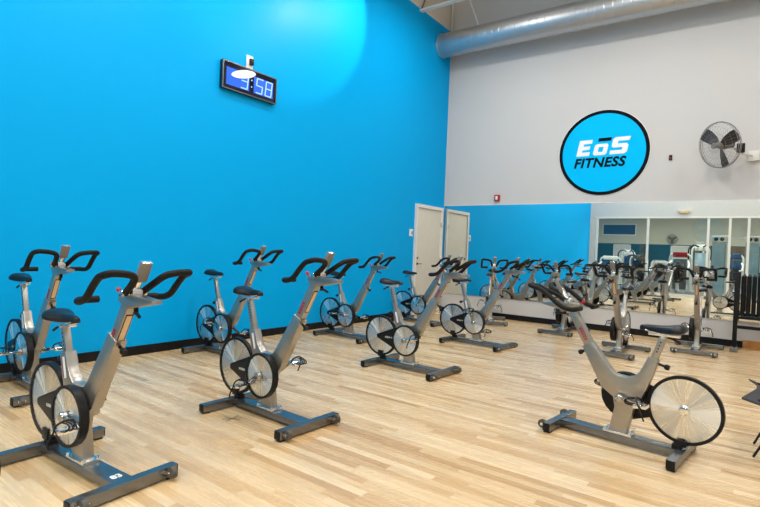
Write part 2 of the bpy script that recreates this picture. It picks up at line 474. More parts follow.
for z in (0.3, 1.15, 1.95):
    b = B(); bb(b, (0.02, -0.175, z - 0.05), (0.058, -0.150, z + 0.05), bevel=0.003); obj('hinge', b, MT['bright'], d1)

# ------------------------------------------------------------------ things on the walls and up high
# wall clock
t = thing('digital_wall_clock', 'black digital clock with blue lit digits high on the blue wall', 'clock', (0.0, -5.60, 3.39))
cw, ch = 0.462, 0.185
b = B(); bb(b, (0.0, -cw, 0.0), (0.06, cw, 2 * ch), bevel=0.006); obj('case', b, MT['clock_face'], t)
b = B()
for (y0, y1, z0, z1) in ((-cw, cw, 0, 0.016), (-cw, cw, 2 * ch - 0.016, 2 * ch), (-cw, -cw + 0.016, 0.016, 2 * ch - 0.016), (cw - 0.016, cw, 0.016, 2 * ch - 0.016)):
    bb(b, (0.055, y0, z0), (0.068, y1, z1))
obj('bezel', b, MT['steel'], t, smooth=False)
for (y0, y1) in ((-0.40, -0.025), (0.055, 0.40)):
    b = B(); bb(b, (0.058, y0, 0.06), (0.0625, y1, 0.29)); obj('display_panel', b, MT['clock_panel'], t, smooth=False)
SEG = {'a': ((0, 1), (1, 1)), 'b': ((1, 1), (1, .5)), 'c': ((1, .5), (1, 0)), 'd': ((0, 0), (1, 0)), 'e': ((0, 0), (0, .5)), 'f': ((0, .5), (0, 1)), 'g': ((0, .5), (1, .5))}
def digit(bm, segs, y, z, w, h, k=0.009):
    for s in segs:
        (a0, b0), (a1, b1) = SEG[s]
        sl = 0.02
        p0 = (0.064, y + a0 * w + sl * (b0 - .5), z + b0 * h); p1 = (0.064, y + a1 * w + sl * (b1 - .5), z + b1 * h)
        dx = 0.004
        cyl(bm, p0, p1, k, n=6)
for dg, y in (('abcdg', -0.155), ('acdfg', 0.10), ('abcdefg', 0.265)):
    b = B(); digit(b, dg, y, 0.075, 0.105, 0.20); obj('digit', b, MT['clock_digit'], t, smooth=False)
b = B()
for z in (0.13, 0.22): cyl(b, (0.063, 0.015, z), (0.067, 0.015, z), 0.010, n=10)
obj('colon', b, MT['clock_digit'], t)
# white oval blob added over the left digits, no real part of the clock
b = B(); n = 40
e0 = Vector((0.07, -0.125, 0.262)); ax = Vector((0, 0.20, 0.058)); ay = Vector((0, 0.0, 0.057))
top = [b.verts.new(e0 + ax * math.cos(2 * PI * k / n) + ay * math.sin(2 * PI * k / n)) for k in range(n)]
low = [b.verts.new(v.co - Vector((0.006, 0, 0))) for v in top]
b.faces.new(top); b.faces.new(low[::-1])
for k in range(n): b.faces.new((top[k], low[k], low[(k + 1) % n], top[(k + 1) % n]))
obj('oval_blob', b, MT['logo_white'], t)
# outlet above clock
t = thing('wall_outlet', 'white outlet plate with dark socket just above the wall clock', 'outlet', (0, -5.59, 3.83))
b = B(); bb(b, (0, -0.055, -0.06), (0.012, 0.055, 0.13), bevel=0.003); obj('plate', b, MT['white'], t)
b = B(); bb(b, (0.012, -0.01, 0.0), (0.05, 0.045, 0.085), bevel=0.004); obj('plug', b, MT['black'], t)
# light switch
t = thing('light_switch', 'white light switch plate on the blue wall beside the door', 'switch', (0, -1.33, 1.72))
b = B(); bb(b, (0, -0.06, -0.075), (0.014, 0.06, 0.075), bevel=0.003); obj('plate', b, MT['white'], t)
b = B(); bb(b, (0.014, 0.005, -0.03), (0.022, 0.035, 0.03), bevel=0.002); obj('rocker', b, MT['grey'], t)
# fire alarm strobe
t = thing('fire_alarm_strobe', 'small red fire alarm strobe on the grey wall above the mirror', 'fire alarm', (1.29, 0, 2.54))
b = B(); bb(b, (-0.06, -0.05, -0.065), (0.06, 0, 0.065), bevel=0.006); obj('housing', b, MT['red'], t)
b = B(); bb(b, (-0.022, -0.075, -0.045), (0.022, -0.05, 0.035), bevel=0.006); obj('strobe_lens', b, MT['white'], t)
# wall sensor
t = thing('wall_sensor', 'tiny dark wall sensor on the grey wall between logo and fan', 'sensor', (4.48, 0, 3.16))
b = B(); bb(b, (-0.025, -0.02, -0.045), (0.025, 0, 0.045), bevel=0.004); obj('body', b, MT['black'], t)
b = B(); bb(b, (-0.008, -0.024, -0.03), (0.010, -0.02, 0.0), bevel=0.001); obj('lens', b, MT['red'], t)

# logo sign
LX, LZ, LR = 3.353, 3.338, 0.798
t = thing('round_wall_logo', 'large round blue logo sign with black rim high on the grey wall', 'sign', (LX, 0, LZ))
b = B(); cyl(b, (0, 0, 0), (0, -0.010, 0), LR - 0.02, n=96); obj('disc', b, MT['logo_blue'], t)
b = B(); ring(b, (0, -0.0065, 0), (0, 1, 0), LR - 0.062, LR, 0.0065, n=96); obj('rim', b, MT['logo_black'], t)
b = B(); ring(b, (0, -0.003, 0), (0, 1, 0), LR, LR + 0.008, 0.003, n=96); obj('outer_edge', b, MT['logo_white'], t)
def slant(poly, x0, z0, s, sh=0.20):
    return [(x0 + (x + sh * z) * s, z0 + z * s) for x, z in poly]
yA, yB = -0.010, -0.0155
S = 0.30
# E
b = B(); prism(b, slant([(0, 0), (.78, 0), (.78, .24), (.30, .24), (.30, .38), (.72, .38), (.72, .61), (.30, .61), (.30, .76), (.78, .76), (.78, 1), (0, 1)], -0.475, -0.045, S * 1.0), yA, yB)
obj('letter', b, MT['logo_white'], t, smooth=False)
# o (outer and inner outline bridged)
b = B()
outer = [(0.10, 0), (.74, 0), (.84, .10), (.84, .64), (.74, .74), (.10, .74), (0, .64), (0, .10)]
inner = [(.29, .21), (.55, .21), (.57, .23), (.57, .51), (.55, .53), (.29, .53), (.27, .51), (.27, .23)]
oo = slant(outer, -0.175, -0.045, S * 0.95); ii = slant(inner, -0.175, -0.045, S * 0.95)
idx = [0, 1, 2, 3, 4, 5, 6, 7]
A0 = [b.verts.new((x, yA, z)) for x, z in oo]; A1 = [b.verts.new((x, yB, z)) for x, z in oo]
I0 = [b.verts.new((x, yA, z)) for x, z in ii]; I1 = [b.verts.new((x, yB, z)) for x, z in ii]
for k in range(8):
    j = (k + 1) % 8
    b.faces.new((A1[k], A1[j], I1[j], I1[k])); b.faces.new((A0[k], A1[k], A1[j], A0[j])); b.faces.new((I0[k], I0[j], I1[j], I1[k]))
obj('letter', b, MT['logo_white'], t, smooth=False)
# S
b = B(); prism(b, slant([(0, 0), (.80, 0), (.92, .12), (.92, .50), (.82, .61), (.30, .61), (.30, .77), (.90, .77), (.94, 1), (.12, 1), (0, .88), (0, .50), (.10, .39), (.62, .39), (.62, .23), (-.02, .23)], 0.125, -0.045, S * 1.04), yA, yB)
obj('letter', b, MT['logo_white'], t, smooth=False)
# macron bar
b = B(); prism(b, slant([(0, 0), (.76, 0), (.76, .2), (0, .2)], -0.085, 0.215, S), yA, yB); obj('macron', b, MT['logo_black'], t, smooth=False)
o = lettering('lettering', 'FITNESS', 0.245, MT['logo_black'], (-0.065, -0.0125, -0.19), (1, 0, 0), (0, 0, 1), t, depth=0.0025, shear=0.22, offset=0.008, space=1.06)

# wall fan
fan_c = Vector((5.215, -0.50, 3.22))
t = thing('wall_fan', 'large round caged wall fan with three dark blades on the grey wall', 'fan', fan_c)
ax = Vector((-0.64, -0.74, -0.20)).normalized(); fx, fy, fa = frame_of(ax)
RF = 0.36
cage = B()
ring_pts = lambda r, d, n=48: [fx * (r * math.cos(2 * PI * k / n)) + fy * (r * math.sin(2 * PI * k / n)) + fa * d for k in range(n)]
tube(cage, ring_pts(RF, 0.0), 0.007, n=6, closed=True, steps=1); tube(cage, ring_pts(RF * 0.985, 0.03), 0.004, n=6, closed=True, steps=1)
tube(cage, ring_pts(RF * 0.985, -0.03), 0.004, n=6, closed=True, steps=1)
for r, d in ((0.30, 0.085), (0.20, 0.10), (0.10, 0.11)): tube(cage, ring_pts(r, d, 36), 0.0016, n=4, closed=True, steps=1)
for k in range(36):
    a = 2 * PI * k / 36; e = fx * math.cos(a) + fy * math.sin(a)
    tube(cage, [e * 0.06 + fa * 0.115, e * 0.22 + fa * 0.10, e * 0.33 + fa * 0.075, e * RF + fa * 0.0], 0.0014, n=4, steps=3)
    tube(cage, [e * RF, e * 0.30 - fa * 0.09, e * 0.10 - fa * 0.11], 0.0014, n=4, steps=3)
obj('cage', cage, MT['grey'], t)
for k in range(3):
    a = math.radians((18, 138, 280)[k])
    e = fx * math.cos(a) + fy * math.sin(a); g = fa.cross(e)
    b = B(); secs = []
    for (r, w, tw) in ((0.05, 0.035, 0.55), (0.14, 0.075, 0.45), (0.26, 0.095, 0.35), (0.335, 0.09, 0.28), (0.35, 0.07, 0.26)):
        c = math.cos(tw); s = math.sin(tw)
        q = (g * c + fa * s); nn = (fa * c - g * s)
        secs.append([b.verts.new(e * r + q * (w * sx) + nn * sy) for sx, sy in ((-1, -.003), (1, -.003), (1, .003), (-1, .003))])
    for i in range(4):
        for j in range(4): b.faces.new((secs[i][j], secs[i][(j + 1) % 4], secs[i + 1][(j + 1) % 4], secs[i + 1][j]))
    b.faces.new(secs[0][::-1]); b.faces.new(secs[-1])
    obj('blade', b, BLADE, t, smooth=False)
b = B(); lathe(b, fa * -0.03, fa, [(0, 0.05), (0.05, 0.055), (0.075, 0.045), (0.10, 0.02)], n=20); lathe(b, fa * 0.112, fa, [(0, 0.05), (0.012, 0.045)], n=20)
obj('hub', b, MT['grey'], t)
b = B(); lathe(b, fa * -0.24, fa, [(0, 0.05), (0.02, 0.075), (0.16, 0.08), (0.2, 0.05)], n=24); obj('motor', b, MT['steel'], t)
b = B(); tube(b, [fa * -0.2, Vector((0.26, 0.28, -0.09)), Vector((0.42, 0.42, -0.12))], 0.018, n=10); box(b, (0.44, 0.47, -0.12), (0.14, 0.05, 0.16), 0, None, 0.005)
obj('bracket', b, MT['white_metal'], t)
b = B(); box(b, (0.27, 0.22, -0.03), (0.11, 0.09, 0.14), 0, None, 0.006); obj('switch_box', b, MT['black'], t)
b = B(); tube(b, [(0.27, 0.22, -0.1), (0.32, 0.34, -0.2), (0.5, 0.46, -0.19), (0.7, 0.47, -0.12)], 0.006, n=6); obj('cord', b, MT['white'], t)

# duct along back wall
t = thing('spiral_air_duct', 'large round galvanized air duct running along the top of the back wall', 'duct', (0, -0.48, 5.845))
b = B(); lathe(b, (0.05, 0, 0), (1, 0, 0), [(0, 0.25), (8.5, 0.25)], n=64); obj('pipe', b, MT['duct'], t)
b = B(); lathe(b, (0.0, 0, 0), (1, 0, 0), [(0, 0.24), (0.0, 0.26), (0.07, 0.26), (0.075, 0.25)], n=64); obj('end_collar', b, MT['bright'], t)
for x in (2.9, 5.9):
    b = B(); ring(b, (x, 0, 0), (1, 0, 0), 0.248, 0.260, 0.03, n=64); obj('joint_band', b, MT['duct'], t)
for x in (0.95, 4.4):
    b = B(); tube(b, [(x, -0.1, 0.235), (x - 0.45, -0.35, 1.58)], 0.012, n=6, steps=1); obj('hanger_rod', b, MT['white_metal'], t)

t.rotation_euler = (0, 0.013, 0)
# roof joists
for k, y in enumerate((-1.30, -3.4)):
    z0, z1 = 6.30, 7.34
    lab = ('white steel roof joist ending above the blue wall beside the duct', 'white steel roof joist farther from the back wall than the duct')[k]
    t = thing('roof_joist', lab, 'joist', (0, y, z0))
    b = B(); bb(b, (0.0, -0.045, -0.02), (XR, 0.045, 0.02)); obj('bottom_chord', b, MT['white_metal'], t, smooth=False)
    b = B(); bb(b, (0.0, -0.05, z1 - z0 - 0.02), (XR, 0.05, z1 - z0 + 0.04)); obj('top_chord', b, MT['white_metal'], t, smooth=False)
    b = B(); x = 0.0
    while x < XR - 0.8:
        cyl(b, (x, 0, 0), (x + 0.45, 0, z1 - z0), 0.016, n=8); cyl(b, (x + 0.45, 0, z1 - z0), (x + 0.9, 0, 0), 0.016, n=8); x += 0.9
    obj('web_rods', b, MT['brown'], t)
b = B(); cyl(b, (0.04, -0.06, 6.35), (0.04, -0.06, 7.38), 0.02, n=10)
tag(obj('conduit_pipe', b, MT['white_metal']), 'thin white pipe rising in the corner above the duct end', 'pipe')
# lamp housings
for k, (x, y) in enumerate(ROOM_LAMPS):
    if y < -9.5 or k in (): continue
    t = thing('high_bay_lamp', 'round white high bay lamp hung under the roof deck', 'lamp', (x, y, 6.17), 0, 'high bay lamps under the roof')
    b = B(); lathe(b, (0, 0, 0), (0, 0, 1), [(0, 0.30), (0.06, 0.29), (0.30, 0.14), (0.42, 0.10)], n=32); obj('reflector', b, MT['white_metal'], t)
    b = B(); cyl(b, (0, 0, 0.42), (0, 0, 1.23), 0.012, n=8); obj('hanging_rod', b, MT['steel'], t)
# emergency light over the glazing (seen in the mirror)
def emergency_light(loc, label, s=1.0, face=1):
    t = thing('emergency_light', label, 'emergency light', loc)
    b = B(); bb(b, (-0.16 * s, 0, -0.05 * s), (0.16 * s, 0.07 * face, 0.06 * s), bevel=0.008); obj('housing', b, MT['cream'] if s == 1 else MT['white'], t)
    for sx in (-1, 1):
        b = B(); lathe(b, (sx * 0.17 * s, 0.05 * face, 0.07 * s), (sx * 0.4, face, -0.3), [(0, 0.03 * s), (0.03 * s, 0.05 * s), (0.07 * s, 0.055 * s)], n=16); obj('lamp_head', b, MT['white'], t)
emergency_light((3.42, YF + 0.005, 3.27), 'twin head emergency light on the white bulkhead seen in the mirror')

# ------------------------------------------------------------------ spin bike
def axis_u(z): return 0.04 + (z - 0.30) / 1.78

AX = Vector((0.4898, 0, 0.8718))      # handlebar post direction
SX = Vector((-0.3090, 0, 0.9511))     # seat post direction

def make_bike(name, label, group, arm_top=0.82, hb_z=1.10, seat_z=0.895, stretch=1.0, fh=0.29, rh=0.33):
    root = thing(name, label, 'exercise bike', (0, 0, 0), 0, group)
    # --- base
    b = B(); bb(b, (-0.385, -0.055, 0.022), (0.44, 0.055, 0.068), bevel=0.004); st = obj('base_stem', b, MT['steel'], root)
    b = B(); bb(b, (-0.43, -rh, 0.012), (-0.372, rh, 0.074), bevel=0.004); rb = obj('rear_bar', b, MT['steel'], root)
    b = B(); bb(b, (0.432, -fh, 0.012), (0.490, fh, 0.074), bevel=0.004); fb = obj('front_bar', b, MT['steel'], root)
    for bar, x, w in ((rb, -0.401, rh), (fb, 0.461, fh)):
        for s in (-1, 1):
            b = B(); box(b, (x, s * w, 0.043), (0.054, 0.012, 0.058), 0, None, 0.003); box(b, (x, s * (w - 0.035), 0.006), (0.05, 0.05, 0.012)); obj('end_cap', b, MT['black'], bar)
    for s in (-1, 1):
        b = B()
        cyl(b, (0.515, s * (fh - 0.05) - 0.014, 0.047), (0.515, s * (fh - 0.05) + 0.014, 0.047), 0.032, n=24)
        obj('transport_wheel', b, MT['roller'], fb)
        b = B(); bb(b, (0.488, s * (fh - 0.05) - 0.022, 0.036), (0.522, s * (fh - 0.05) - 0.016, 0.058)); bb(b, (0.488, s * (fh - 0.05) + 0.016, 0.036), (0.522, s * (fh - 0.05) + 0.022, 0.058))
        cyl(b, (0.515, s * (fh - 0.05) - 0.026, 0.047), (0.515, s * (fh - 0.05) + 0.026, 0.047), 0.008, n=10); obj('wheel_bracket', b, MT['bright'], fb)
    # --- frame
    zt = arm_top
    poly = [(0.080, 0.082), (0.045, 0.26), (0.058, 0.33), (axis_u(0.40) + 0.052, 0.39), (axis_u(zt) + 0.042, zt - 0.022), (axis_u(zt) - 0.037, zt + 0.022),
            (0.088, 0.535), (0.056, 0.503), (0.022, 0.497), (-0.03, 0.494), (-0.075, 0.506), (-0.112, 0.542), (-0.138, 0.595),
            (-0.168, 0.668), (-0.236, 0.652), (-0.205, 0.545), (-0.168, 0.43), (-0.128, 0.345), (-0.085, 0.26), (-0.045, 0.082)]
    b = B(); prism(b, poly, -0.034, 0.034, 0, 0.009); fr = obj('frame', b, MT['silver'], root)
    b = B(); bb(b, (-0.085, -0.05, 0.066), (0.115, 0.05, 0.086), bevel=0.004)
    for x in (-0.07, 0.10):
        for s in (-1, 1): cyl(b, (x, s * 0.042, 0.08), (x, s * 0.042, 0.098), 0.010, n=8)
    obj('foot_bracket', b, MT['bright'], root)
    # red/white decal on the seat sleeve
    for s in ((-1, 1) if fh > 0.26 else (-1,)):
        b = B()
        box(b, (-0.170, s * 0.0343, 0.575), (0.028, 0.0012, 0.125), 0, Matrix.Rotation(math.radians(-17), 3, 'Y'))
        box(b, (-0.184, s * 0.0346, 0.575), (0.006, 0.0014, 0.125), 1, Matrix.Rotation(math.radians(-17), 3, 'Y'))
        obj('decal', b, [MT['white'], MT['magenta']], fr, smooth=False)
    # --- handlebar post
    T = Vector((axis_u(hb_z), 0, hb_z)); P0 = Vector((axis_u(zt - 0.12), 0, zt - 0.12))
    nrm = Vector((0.8718, 0, -0.4898))
    rotA = Matrix((nrm, Vector((0, 1, 0)), AX)).transposed()
    L = (T - P0).length
    b = B(); box(b, (P0 + T) / 2, (0.066, 0.052, L), 0, rotA, 0.006); hp = obj('handlebar_post', b, MT['silver'], root)
    b = B(); box(b, T - AX * 0.16 + nrm * 0.0335, (0.002, 0.040, 0.19), 1, rotA); box(b, T - AX * 0.16 + nrm * 0.0348, (0.002, 0.030, 0.175), 0, rotA)
    obj('front_label', b, [MT['cream'], MT['black']], hp, smooth=False)
    Lc = Vector((axis_u(zt), 0, zt)) + AX * 0.085
    lettering('lettering', 'KEISER', 0.036, MT['magenta'], Lc + Vector((0, -0.0265, 0)) - nrm * 0.004, AX, -nrm, hp, depth=0.0006, offset=0.001)
    lettering('lettering', 'KEISER', 0.036, MT['magenta'], Lc + Vector((0, 0.0265, 0)) - nrm * 0.004, AX, nrm, hp, depth=0.0006, offset=0.001).data.flip_normals()
    b = B(); kp = Vector((axis_u(zt - 0.03), 0, zt - 0.03)) + nrm * 0.044
    cyl(b, kp, kp + nrm * 0.035, 0.009, n=10); lathe(b, kp + nrm * 0.03, nrm, [(0, 0.014), (0.012, 0.02), (0.03, 0.016)], n=14); obj('post_knob', b, MT['black'], root)
    # --- slider, clamp, levers
    b = B(); prism(b, [(T.x - 0.07, T.z + 0.035), (T.x - 0.075, T.z + 0.0), (T.x + 0.0, T.z - 0.045), (T.x + 0.06, T.z - 0.03), (T.x + 0.235, T.z + 0.004), (T.x + 0.235, T.z + 0.022), (T.x + 0.05, T.z + 0.04)], -0.03, 0.03, 0, 0.006)
    sl = obj('handlebar_slider', b, MT['silver'], root)
    b = B(); cyl(b, (T.x + 0.05, 0, T.z - 0.03), (T.x + 0.055, 0, T.z - 0.06), 0.012, n=10); tube(b, [(T.x + 0.055, -0.01, T.z - 0.058), (T.x + 0.10, -0.025, T.z - 0.055), (T.x + 0.15, -0.04, T.z - 0.065)], 0.009, n=8); obj('clamp_lever', b, MT['black'], sl)
    b = B(); tube(b, [(T.x - 0.05, -0.012, T.z + 0.02), (T.x - 0.068, -0.016, T.z + 0.035), (T.x - 0.082, -0.02, T.z + 0.050)], 0.009, n=8); lathe(b, (T.x - 0.080, -0.02, T.z + 0.047), (-0.6, 0, 1), [(0, 0.010), (0.008, 0.013), (0.02, 0.009)], n=12); obj('resistance_lever', b, MT['red'], sl)
    # --- handlebar
    b = B()
    for s in (-1, 1):
        pts = [(0.02, 0.045, 0.045), (0.055, 0.065, 0.050), (0.11, 0.10, 0.060), (0.150 * stretch, 0.130, 0.074), (0.168 * stretch, 0.147, 0.098), (0.180 * stretch, 0.156, 0.14), (0.190 * stretch, 0.160, 0.185), (0.187 * stretch, 0.160, 0.213), (0.160 * stretch, 0.152, 0.229),
               (0.115 * stretch, 0.136, 0.232), (0.06 * stretch, 0.088, 0.232), (0.008, 0.034, 0.231), (-0.045, 0.010, 0.230), (-0.092, 0.004, 0.224), (-0.114, 0.007, 0.204), (-0.117, 0.007, 0.165), (-0.115, 0.007, 0.110)]
        tube(b, [(T.x + u, s * v, T.z + z) for u, z, v in pts], 0.0185, n=12, steps=4)
    obj('handlebar', b, MT['foam'], root)
    b = B(); cyl(b, (T.x + 0.02, -0.07, T.z + 0.045), (T.x + 0.02, 0.07, T.z + 0.045), 0.017, n=14); box(b, (T.x + 0.03, 0, T.z + 0.05), (0.07, 0.06, 0.05), 0, None, 0.01); obj('handlebar_clamp', b, MT['bright'], root)
    # --- computer
    rd = Matrix.Rotation(math.radians(28), 3, 'Y')
    b = B(); tube(b, [(T.x + 0.04, 0, T.z + 0.06), (T.x + 0.065, 0, T.z + 0.10), (T.x + 0.085, 0, T.z + 0.135)], 0.017, n=10); dm = obj('display_stalk', b, MT['bright'], root)
    b = B(); box(b, (T.x + 0.105, 0, T.z + 0.160), (0.030, 0.060, 0.115), 0, rd, 0.008); obj('display', b, MT['grey'], dm)
    b = B(); box(b, Vector((T.x + 0.105, 0, T.z + 0.160)) + rd @ Vector((-0.0155, 0, 0.015)), (0.002, 0.044, 0.05), 0, rd); obj('screen', b, MT['screen'], dm, smooth=False)
    b = B(); box(b, Vector((T.x + 0.105, 0, T.z + 0.160)) + rd @ Vector((0.0, 0, 0.0585)), (0.028, 0.056, 0.004), 0, rd, 0.002); obj('display_cap', b, MT['bright'], dm)
    # --- seat post and saddle
    Q = Vector((-0.12 - (seat_z - 0.40) * 0.325, 0, seat_z)); Q0 = Vector((-0.12 - (0.58 - 0.40) * 0.325, 0, 0.58))
    rotS = Matrix((Vector((0.9511, 0, 0.3090)), Vector((0, 1, 0)), SX)).transposed()
    b = B(); box(b, (Q + Q0) / 2, (0.046, 0.040, (Q - Q0).length), 0, rotS, 0.005); sp = obj('seat_post', b, MT['silver'], root)
    b = B()
    for k in range(9):
        c = Q - SX * (0.05 + 0.024 * k)
        if c.z < 0.69: break
        for s in (-1, 1): cyl(b, c + Vector((0, s * 0.0200, 0)), c + Vector((0, s * 0.0208, 0)), 0.0055, n=8)
    obj('height_holes', b, MT['black'], sp)
    b = B(); box(b, (Q.x + 0.0, 0, Q.z + 0.008), (0.20, 0.044, 0.022), 0, None, 0.005); cyl(b, (Q.x, -0.03, Q.z - 0.01), (Q.x, 0.03, Q.z - 0.01), 0.012, n=10)
    tube(b, [(Q.x + 0.12, 0.02, Q.z + 0.03), (Q.x + 0.06, 0.02, Q.z + 0.022), (Q.x - 0.06, 0.02, Q.z + 0.022), (Q.x - 0.11, 0.03, Q.z + 0.035)], 0.005, n=6)
    tube(b, [(Q.x + 0.12, -0.02, Q.z + 0.03), (Q.x + 0.06, -0.02, Q.z + 0.022), (Q.x - 0.06, -0.02, Q.z + 0.022), (Q.x - 0.11, -0.03, Q.z + 0.035)], 0.005, n=6)
    obj('seat_slider', b, MT['bright'], root)
    b = B(); sk = Q - SX * 0.215 * 1.0; sk = Vector((-0.12 - (0.63 - 0.40) * 0.325 - 0.036, 0, 0.622))
    cyl(b, sk, sk + Vector((-0.045, 0, -0.012)), 0.009, n=10); lathe(b, sk + Vector((-0.038, 0, -0.010)), (-0.95, 0, -0.25), [(0, 0.014), (0.012, 0.021), (0.032, 0.017)], n=14); obj('seat_knob', b, MT['black'], root)
    b = B(); tube(b, [(Q.x - 0.02, 0, Q.z - 0.005), (Q.x - 0.06, -0.01, Q.z - 0.02), (Q.x - 0.10, -0.02, Q.z - 0.045)], 0.008, n=8); obj('slider_lever', b, MT['black'], root)
    # saddle : sections nose -> tail  (u offset, half width, top, thickness)
    secs = [(0.165, 0.012, 0.052, 0.022), (0.155, 0.020, 0.058, 0.032), (0.11, 0.026, 0.064, 0.040), (0.05, 0.034, 0.066, 0.046), (0.0, 0.048, 0.067, 0.050), (-0.05, 0.070, 0.071, 0.054), (-0.10, 0.092, 0.079, 0.060), (-0.14, 0.098, 0.084, 0.062), (-0.170, 0.088, 0.082, 0.055), (-0.185, 0.060, 0.074, 0.036), (-0.190, 0.030, 0.066, 0.020)]
    b = B(); rings = []; n = 20
    for (u, w, tz, th) in secs:
        rg = []
        for k in range(n):
            a = 2 * PI * k / n; cy = math.cos(a); sz = math.sin(a)
            yy = w * (abs(cy) ** 0.8) * (1 if cy >= 0 else -1)
            zz = tz - th / 2 + th / 2 * (abs(sz) ** 0.8) * (1 if sz >= 0 else -1) - 0.010 * (abs(cy) ** 3)
            rg.append(b.verts.new((Q.x + 0.022 + u * 0.83, yy * 0.92, Q.z + 0.03 + (zz - 0.03) * 1.12)))
        rings.append(rg)
    for i in range(len(rings) - 1):
        for k in range(n): b.faces.new((rings[i][k], rings[i][(k + 1) % n], rings[i + 1][(k + 1) % n], rings[i + 1][k]))
    b.faces.new(rings[0][::-1]); b.faces.new(rings[-1])
    obj('saddle', b, MT['vinyl'], root)
    # --- flywheel
    FC = (-0.402, -0.008, 0.335)
    b = B(); lathe(b, (FC[0], FC[1] - 0.011, FC[2]), (0, 1, 0), [(0, 0.05), (0, 0.214), (0.022, 0.214), (0.022, 0.05)], n=64)
    fw = obj('flywheel', b, MT['disc'], root, loc=FC)
    def sub(nm, bm, m, par, mats=None):
        o = obj(nm, bm, m, par); o.data.transform(Matrix.Translation(-Vector(par.location))); return o
    b = B(); ring(b, FC, (0, 1, 0), 0.212, 0.233, 0.017, n=64); sub('flywheel_rim', b, MT['black'], fw)
    b = B(); lathe(b, (FC[0], FC[1] - 0.030, FC[2]), (0, 1, 0), [(0, 0.018), (0.004, 0.030), (0.016, 0.036), (0.044, 0.036), (0.056, 0.030), (0.060, 0.018)], n=28); sub('flywheel_hub', b, MT['chrome'], fw)
    # fork on the drive side, brake bracket low behind the stem
    b = B(); prism(b, [(-0.10, 0.30), (-0.10, 0.37), (-0.389, 0.355), (-0.419, 0.335), (-0.389, 0.315)], -0.048, -0.036, 0, 0.003); obj('flywheel_arm', b, MT['black'], root)
    b = B(); bb(b, (-0.40, -0.032, 0.068), (-0.34, 0.032, 0.10), bevel=0.004); bb(b, (-0.43, -0.030, 0.09), (-0.36, -0.019, 0.16), bevel=0.003); bb(b, (-0.43, 0.019, 0.09), (-0.36, 0.030, 0.135), bevel=0.003); obj('magnet_bracket', b, MT['black'], root)
    # --- drive side: belt guard, pulley
    R1, R2, D = 0.172, 0.026, 0.402
    th = math.acos((R1 - R2) / D); gp = []
    for k in range(13):
        a = th + (2 * PI - 2 * th) * k / 12
        gp.append((-R1 * math.cos(a) * 1.0, 0.335 + R1 * math.sin(a)))
    for k in range(7):
        a = -th + 2 * th * k / 6
        gp.append((-D - R2 * math.cos(a), 0.335 + R2 * math.sin(a)))
    b = B(); prism(b, gp, -0.066, -0.048, 0, 0.004); bg = obj('belt_guard', b, MT['black'], root)
    lettering('lettering', 'KEISER M3', 0.026, MT['white'], (-0.242, -0.0665, 0.335), (1, 0, 0), (0, 0, 1), bg, depth=0.0006)
    b = B(); lathe(b, (0, -0.092, 0.335), (0, 1, 0), [(0, 0.02), (0, 0.160), (0.02, 0.160), (0.02, 0.02)], n=56); pu = obj('pulley_cover', b, MT['disc'], root, loc=(0, 0, 0.335))
    b = B(); ring(b, (0, -0.082, 0.335), (0, 1, 0), 0.156, 0.174, 0.017, n=56); sub('pulley_rim', b, MT['black'], pu)
    # --- cranks and pedals
    CC = Vector((0, 0, 0.335))
    b = B(); cyl(b, (0, -0.125, 0.335), (0, 0.085, 0.335), 0.018, n=16)
    lathe(b, (0, -0.128, 0.335), (0, 1, 0), [(0, 0.022), (0.006, 0.03), (0.03, 0.03)], n=18); lathe(b, (0, 0.05, 0.335), (0, 1, 0), [(0, 0.032), (0.03, 0.03), (0.036, 0.022)], n=18)
    for s, v in ((-1, -0.112), (1, 0.072)):
        prism(b, [(0, 0.335 - 0.019), (s * 0.165, 0.335 - 0.013), (s * 0.178, 0.335), (s * 0.165, 0.335 + 0.013), (0, 0.335 + 0.019)], v - 0.008, v + 0.008, 0, 0.004)
    ck = obj('crankset', b, MT['alloy'], root, loc=CC)
    for s, v in ((-1, -0.12), (1, 0.08)):
        sv = 1 if v > 0 else -1; c = Vector((s * 0.168, v, 0.335))
        b = B()
        cyl(b, c, c + Vector((0, sv * 0.10, 0)), 0.009, n=10)
        for dx in (-0.036, 0.036): box(b, c + Vector((dx, sv * 0.062, 0)), (0.012, 0.088, 0.024), 0, None, 0.003)
        for dv in (0.022, 0.10): box(b, c + Vector((0, sv * dv, 0)), (0.08, 0.010, 0.022), 0, None, 0.003)
        # toe cage and strap
        for dv in (0.034, 0.062, 0.09):
            tube(b, [c + Vector(q) for q in ((0.03, sv * dv, 0.006), (0.085, sv * dv, 0.010), (0.102, sv * (dv * .6 + .025), 0.028), (0.085, sv * (dv * .6 + .025), 0.044), (0.04, sv * (dv * .7 + .02), 0.050))], 0.0042, n=6, mi=1, steps=4)
        tube(b, [c + Vector(q) for q in ((0.0, sv * 0.014, 0.0), (0.015, sv * 0.012, 0.036), (0.028, sv * 0.05, 0.056), (0.015, sv * 0.10, 0.040), (0.0, sv * 0.112, 0.0), (-0.02, sv * 0.13, -0.05), (-0.03, sv * 0.125, -0.085))], 0.0055, n=6, mi=1, steps=4)
        o = obj('pedal', b, [MT['chrome'], MT['black']], ck, loc=c)
        o.location = c - CC
    return root

def set_crank(root, deg):
    for ch in root.children:
        if ch.name.startswith('crankset'):
            ch.rotation_euler = (0, math.radians(deg), 0)
            for k, pd in enumerate(ch.children): pd.rotation_euler = (0, -math.radians(deg) + math.radians(-8 + 14 * k), 0)

def dup(root, label, group):
    r = root.copy(); COL.objects.link(r); r['label'] = label; r['group'] = group
    for ch in list(root.children):
        c = ch.copy(); COL.objects.link(c); c.parent = r
        for g in list(ch.children):
            d = g.copy(); COL.objects.link(d); d.parent = c
    return r

